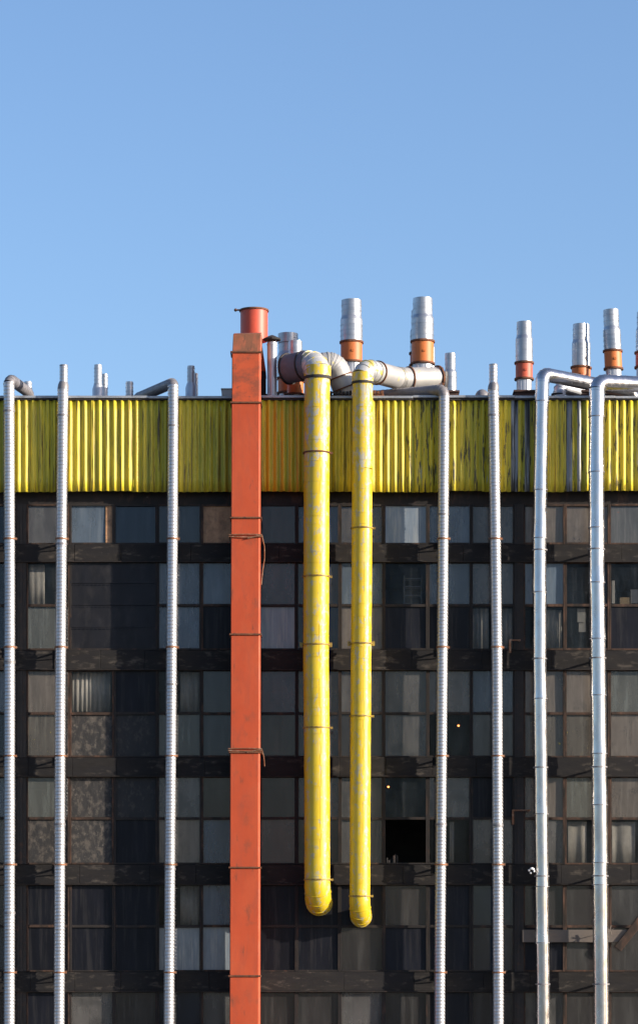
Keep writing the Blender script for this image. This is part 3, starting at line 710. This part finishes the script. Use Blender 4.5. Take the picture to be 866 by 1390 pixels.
# wire ties
for y in (731, 1019):
    bm = MB(); l, r_ = X(dl(y)), X(dr(y)); z = Z(y)
    for dz, sl in ((0, .01), (-.05, -.02)):
        bm.tube([(l - .05, .1, z + dz + .02), (l - .05, -.69, z + dz), ((l + r_) / 2, -.70, z + dz + sl), (r_ + .04, -.695, z + dz), (r_ + .05, .1, z + dz - .1)], .013, 8)
    bm.bar((l + .45, -.70, z - .10), (r_ + .02, -.71, z - .02), .03, .03)
    if y == 731: bm.tube([(r_ + .04, -.66, z), (r_ + .11, -.5, z - .3), (r_ + .11, -.38, z - .6), (r_ + .06, -.36, z - .9), (r_ + .02, -.34, z - 1.3)], .014, 8)
    else: bm.tube([(r_ + .04, -.66, z), (r_ + .10, -.5, z - .2), (r_ + .12, -.38, z - .45)], .014, 8)
    bm.build('wire_tie', m_strap, TR)

# ------------------------------------------------------------------ roof chimneys
def chimney(label, cx, Y, prof, collar=None, red=False, lean=0, curb=True, group='steel chimneys with orange collars', cxb=None):
    """prof: list of (py_top, py_bottom, half-width px) for steel sections from the top"""
    k = (D + Y) / D; base = P(cx + lean, 0, Y)
    T = thing('chimney', label, 'chimney', (base.x, Y, ROOF), group)
    def ctr(py): return P(cx + lean * (py - prof[0][0]) / 100.0, py, Y)
    for i, (a, b, hw) in enumerate(prof):
        r = hw * U * k; bm = MB(); pts = []; rad = []
        pa, pb = ctr(a), ctr(b); n = max(2, int((pb - pa).length / .13))
        for q in range(n + 1):
            pts.append(pb + (pa - pb) * q / n); rad.append(r)
        bm.tube(pts, rad, 32, False, False)
        if i == 0: bm.tube([pa, pa - Vector((0, 0, .4))], r * .93, 24, False, True)
        for q in range(1, n): 
            if (q + i) % 2 == 0 or n < 6: bm.ring(pts[q], pa - pb, r, .014, .007, 32)
        if i + 1 < len(prof) and b <= prof[i + 1][0]:
            nb = ctr(prof[i + 1][0]); r2 = prof[i + 1][2] * U * k
            if prof[i + 1][0] - b < 12: bm.tube([pb, nb], [r, r2], 32, False, False)
        bm.build('pipe', m_stack, T, 40)
    if collar:
        a, b, hw = collar; r = hw * U * k; pa, pb = ctr(a), ctr(b)
        bm = MB(); bm.tube([pa, pb], r, 36, True, True); bm.box(pb.x + r * .1 - .03, pb.x + r * .1 + .03, pb.y - r - .015, pb.y - r + .05, (pa.z + pb.z) / 2 - .03, (pa.z + pb.z) / 2 + .03)
        bm.build('collar', m_orange_red if red else m_orange, T)
        for pq in (pa, pb): bm = MB(); bm.ring(pq, (0, 0, 1), r, .05, .035, 36); bm.build('flange', m_rust, T)
        pc = ctr(b + 16); bm = MB(); r2 = (hw - 1.2) * U * k
        bm.tube([pb, pc, Vector((pc.x, Y, ROOF + .02))], r2, 32, False, False)
        for q in range(8):
            aa = q * PI / 4 + .3; bm.box(pb.x + r2 * math.cos(aa) - .008, pb.x + r2 * math.cos(aa) + .008, Y + r2 * math.sin(aa) - .012, Y + r2 * math.sin(aa) + .012, pc.z, pb.z)
        bm.build('base_pipe', m_stack_flat, T, 40)
    if curb:
        hw = (collar or prof[-1])[2] * U * k + .03; bx = ctr((collar or prof[-1])[1]).x
        zc = P(0, 541 - 9, Y).z if curb is True else curb
        bm = MB(); bm.box(bx - hw, bx + hw, Y - hw, Y + hw, ROOF + .002, zc - .06); bm.box(bx - hw - .04, bx + hw + .04, Y - hw - .04, Y + hw + .04, zc - .059, zc)
        bm.build('curb', m_curb, T, bevel=.01)
    return T
chimney('tall steel chimney with bright orange collar between the two yellow pipes', 477, 1.9, [(408, 430, 13.6), (435, 464, 15)], (465, 492, 14.6), lean=0)
chimney('tallest steel chimney with dark orange collar above the right yellow pipe\'s duct', 573.5, 2.9, [(405.5, 428, 13.2), (433, 463, 15)], (464, 494, 15))
chimney('steel chimney mostly hidden just left behind the tallest chimney', 569, 4.6, [(422, 446, 11), (450, 478, 12.5)], (480, 496, 12.5), red=True)
chimney('thin pale flue peeking out just right behind the tallest chimney', 584, 4.0, [(472, 540, 6.5)], None, group='plain steel flues without collars')
chimney('steel chimney with dull red collar left of the narrower aluminium pipe', 711, 1.3, [(437.5, 456, 10.2), (461, 492, 11.6)], (493, 515, 11.6), red=True, lean=0)
chimney('steel chimney with half hidden orange collar between the two aluminium pipes', 787, 2.2, [(440.5, 462, 10.0), (467, 498, 11.2)], (499, 520, 11.6))
chimney('steel chimney overlapped from the left by its twin, between the aluminium pipes', 791.5, 4.2, [(441, 462, 8.4), (467, 499, 9.4)], (500, 520, 9.6))
chimney('leaning steel chimney with orange collar right of the widest aluminium pipe', 828.5, 2.0, [(421, 444, 10.4), (449, 476, 11.8)], (477, 501, 11.8), lean=4.5)
chimney('steel chimney with red collar cut off by the right edge', 874.5, 2.4, [(424, 445, 10.6), (449, 478, 12)], (479, 499, 12.5), red=True)
chimney('short steel flue with wider lower half, right of the tallest chimney', 611, 1.6, [(480, 502, 7.2), (506, 545, 8.6)], None, group='plain steel flues without collars')
FG = 'small pipe ends rising behind the roof edge'
def flue(label, cx, Y, prof): chimney(label, cx, Y, prof, None, group=FG, curb=False); 
def flue2(label, cx, Y, top, hw, flare=None):
    T = thing('flue_pipe', label, 'flue', (P(cx, 0, Y).x, Y, ROOF), FG); k = (D + Y) / D
    r = hw * U * k; x = P(cx, 0, Y).x; z1 = P(0, top, Y).z; bm = MB()
    bm.tube([(x, Y, ROOF), (x, Y, z1)], r, 24, False, False); bm.tube([(x, Y, z1), (x, Y, z1 - .3)], r * .92, 20, False, True)
    z = ROOF + .2
    while z < z1: bm.ring((x, Y, z), (0, 0, 1), r, .02, .009, 24); z += .105
    bm.build('pipe', m_zinc, T, 40)
    if flare:
        zf = P(0, flare, Y).z; bm = MB(); bm.tube([(x, Y, zf + .12), (x, Y, zf), (x, Y, ROOF)], [r + .01, r + .05, r + .05], 24, False, False); bm.build('sleeve', m_stack_flat, T)
flue2('tallest of the thin pipe ends, right of the left free-ending spiral pipe', 133.5, 1.4, 495.5, 5.2, 528)
flue2('thin pipe end touching the right of the tallest thin one, left part of roof', 142.5, 2.0, 508, 4.2)
flue2('shortest thin pipe end standing alone on the left part of the roof', 176.2, 1.4, 518.5, 5.0)
flue2('thin pipe end between the leftward elbow and the red duct', 259.5, 1.4, 497, 5.0, 526)
flue2('thin pipe end hidden behind another, nearest the red duct on its left', 264.5, 2.2, 507, 4.4)
flue2('thin pipe end behind the leftmost elbow at the left edge', 38.5, 1.9, 518.5, 5.4)
# capped flue beside the red duct
T = thing('capped_flue', 'slim pale flue with a dark mushroom cap right of the red duct', 'flue', (P(369.5, 0, .35)[0], .35, ROOF))
x = P(369.5, 0, .35).x; z1 = P(0, 465, .35).z
bm = MB(); bm.tube([(x, .35, ROOF), (x, .35, z1)], .135, 28); bm.ring((x, .35, z1 - .06), (0, 0, 1), .135, .02, .01); bm.bar((x + .02, .214, ROOF), (x + .02, .214, z1), .012, .012); bm.build('pipe', m_stack_flat, T)
bm = MB()
for q in (-.08, .08): bm.bar((x + q, .35, z1 - .05), (x + q, .35, z1 + .12), .015, .03)
bm.build('stay', m_iron, T)
bm = MB(); bm.tube([(x, .35, z1 + .06), (x, .35, z1 + .09), (x, .35, z1 + .16), (x, .35, z1 + .20)], [.24, .25, .12, .03], 12, True, True, jit=.05); bm.build('cap', m_iron, T)
chimney('wide steel chimney directly right of the mushroom-capped flue', 391, 2.6, [(453.5, 466, 13.6), (467, 478, 12.5), (484, 513, 14.2)], (514, 534, 13.8), curb=False, group='steel chimneys with orange collars')
chimney('shorter steel chimney in front, its orange collar beneath the left yellow pipe\'s drum', 401, 1.7, [(463.5, 517, 9.2)], (518, 536, 11), curb=False, group='steel chimneys with orange collars')
# small roof pieces
bm = MB(); a = P(301, 528.5, 1.5); b = P(320, 545, 1.5); bm.box(a.x, b.x, 1.5, 2.3, ROOF + .002, a.z); bm.box(a.x - .02, b.x, 1.48, 2.32, a.z + .002, a.z + .03)
single(bm, 'roof_box', m_box, (a.x + .2, 1.9, ROOF), 'small off-white box on the roof left of the red duct', 'box', bevel=.01)
T = thing('dome_vent', 'low grey dome vent on the roof behind the right free-ending spiral pipe', 'vent', (P(653, 0, 1.2).x, 1.2, ROOF))
c = P(654, 540, 1.2); bm = MB(); pr = [(.2, .0), (.185, .10), (.14, .17), (.08, .215), (.01, .235)]
bm.tube([(c.x, 1.2, c.z + h) for r, h in pr], [r for r, h in pr], 20, False, True); bm.build('dome', m_zinc_dull, T, 60)
bm = MB(); bm.tube([(c.x, 1.2, ROOF), (c.x, 1.2, c.z - .002)], .13, 16); bm.build('neck', m_iron, T)
T = thing('short_elbow_vent', 'short fat grey elbow vent right of the narrower aluminium pipe', 'vent', (P(758, 0, 1.5).x, 1.5, ROOF))
pts, _ = fillet([P(759, 560, 1.5), P(759, 525, 1.5), P(790, 534, 2.2)], .14, 3); bm = MB(); bm.tube(pts, .17, 20); seams(bm, pts, (1, 2, 3, 4), .17, .02, .012); bm.build('elbow', m_stack_flat, T, 25)
bm = MB(); a = P(757, 535.5, 1.5); bm.ring(a, (0, 0, 1), .17, .04, .02); bm.build('flange', m_iron, T)
T = thing('roof_pipe', 'low grey pipe lying along the roof under the aluminium elbow', 'pipe', (P(800, 0, 2.6).x, 2.6, ROOF))
bm = MB(); a, b = P(772, 531, 2.4), P(812, 538, 3.0); bm.tube([a, b], .16, 20); 
for q in (.2, .5, .8): bm.ring(a + (b - a) * q, b - a, .16, .03, .01)
bm.build('pipe', m_zinc_dull, T)
bm = MB(); bm.bar((a.x + .3, 2.55, ROOF), (a.x + .3, 2.55, a.z - .1), .08, .08); bm.build('leg', m_iron, T)
def junk(label, x0, x1, t, Y, n, m=None):
    bm = MB(); rnd = random.Random(n); a, b = P(x0, 0, Y).x, P(x1, 0, Y).x; zt = P(0, t, Y).z
    bm.box(a, b, Y, Y + .35, ROOF + .002, zt - .12)
    for i in range(n):
        w = (b - a) / n; bm.box(a + i * w + .01, a + (i + 1) * w - .01, Y - .03, Y + .3, zt - .119, zt - rnd.uniform(0, .07))
    single(bm, 'roof_curb', m or m_iron, ((a + b) / 2, Y, ROOF), label, 'curb', bevel=.01)
junk('dark rusty curb on the roof between the two yellow pipes', 447, 478, 530, .45, 7)
junk('dark rusty curb on the roof right of the right yellow pipe', 505, 521, 529, .45, 3, m_rust)
junk('dark low curb on the roof between red duct and left yellow pipe', 356, 414, 534, .5, 8)

# ------------------------------------------------------------------ small facade fittings
def hook(label, px, py, w, h):
    bm = MB(); a = Vector((X(px + w), .24, Z(py))); b = Vector((X(px + w), .0, Z(py))); c = Vector((X(px), .0, Z(py))); d = Vector((X(px), .02, Z(py + h)))
    bm.tube([a, b], .022, 8); bm.tube([b, c], .022, 8); bm.tube([c + Vector((0, 0, .02)), d], .03, 8); bm.ball(b, .03)
    single(bm, 'rusty_hook', m_strap, a, label, 'hook', 'rusty hooks on the dark pilaster')
hook('upper rusty bent hook on the dark pilaster, above the third storey', 692, 869, 13, 17)
hook('lower rusty bent hook on the dark pilaster, in the fourth storey', 696, 1100, 22, 19)
bm = MB(); bm.box(X(709), X(853), .10, .155, Z(1279), Z(1262)); 
single(bm, 'beige_plank', m_beige, (X(781), .13, Z(1279)), 'beige horizontal plank fixed across the windows behind the aluminium pipes at the bottom', 'plank', bevel=.01)
bm = MB(); bm.bar((X(838), .06, Z(1288)), (X(874), .06, Z(1243)), .06, .22)
single(bm, 'brown_brace', m_rframe, (X(838), .06, Z(1288)), 'dark brown diagonal brace at lower right edge', 'brace', bevel=.01)
bm = MB(); c = Vector((X(826.5), -.2, Z(1263)))
for a in (20, 80, 150, 215, 290): bm.bar(c, c + Vector((math.cos(R(a)) * .11, -.03, math.sin(R(a)) * .13)), .02, .02)
bm.bar(c, (c.x, .1, c.z - .02), .015, .015)
single(bm, 'wire_star', m_beige, (c.x, .1, c.z - .02), 'little pale star of twisted wire beside the widest aluminium pipe near the bottom', 'ornament')

# ------------------------------------------------------------------ camera, sun, sky
cam = bpy.data.cameras.new('camera'); co = bpy.data.objects.new('camera', cam); COL.objects.link(co)
co.location = (0, -D, CZ); co.rotation_euler = (R(90), 0, 0)
H = 1390 * U
cam.sensor_fit = 'VERTICAL'; cam.sensor_height = 24; cam.lens = 24 * D / H
cam.shift_y = (HY - 695) * U / H; cam.clip_end = 5000
S.camera = co
EL, AZ = 15.0, 20.0
d = Vector((math.cos(R(EL)) * math.cos(R(AZ)), -math.cos(R(EL)) * math.sin(R(AZ)), math.sin(R(EL))))
sl = bpy.data.lights.new('sun', 'SUN'); sl.energy = 5.0; sl.angle = R(.53); sl.color = (1, .90, .76)
so = bpy.data.objects.new('sun', sl); COL.objects.link(so); so.rotation_euler = (-d).to_track_quat('-Z', 'Y').to_euler(); so.location = (30, -30, 30)
w = bpy.data.worlds.new('World'); S.world = w; w.use_nodes = True
nt = w.node_tree; bg = nt.nodes['Background']
sk = nt.nodes.new('ShaderNodeTexSky'); sk.sky_type = 'NISHITA'; sk.sun_disc = False
sk.sun_elevation = R(EL); sk.sun_rotation = R(90 + AZ); sk.air_density = 1.0; sk.dust_density = 1.5; sk.ozone_density = 4.5; sk.altitude = 200
tint = nt.nodes.new('ShaderNodeMix'); tint.data_type = 'RGBA'; tint.blend_type = 'MULTIPLY'; tint.inputs[0].default_value = 1
nt.links.new(sk.outputs[0], tint.inputs[6]); tint.inputs[7].default_value = (1.15, 1.0, .94, 1)
nt.links.new(tint.outputs[2], bg.inputs[0]); bg.inputs[1].default_value = .135
S.view_settings.view_transform = 'Standard'; S.view_settings.look = 'None'
S.view_settings.exposure = .95; S.view_settings.gamma = 1
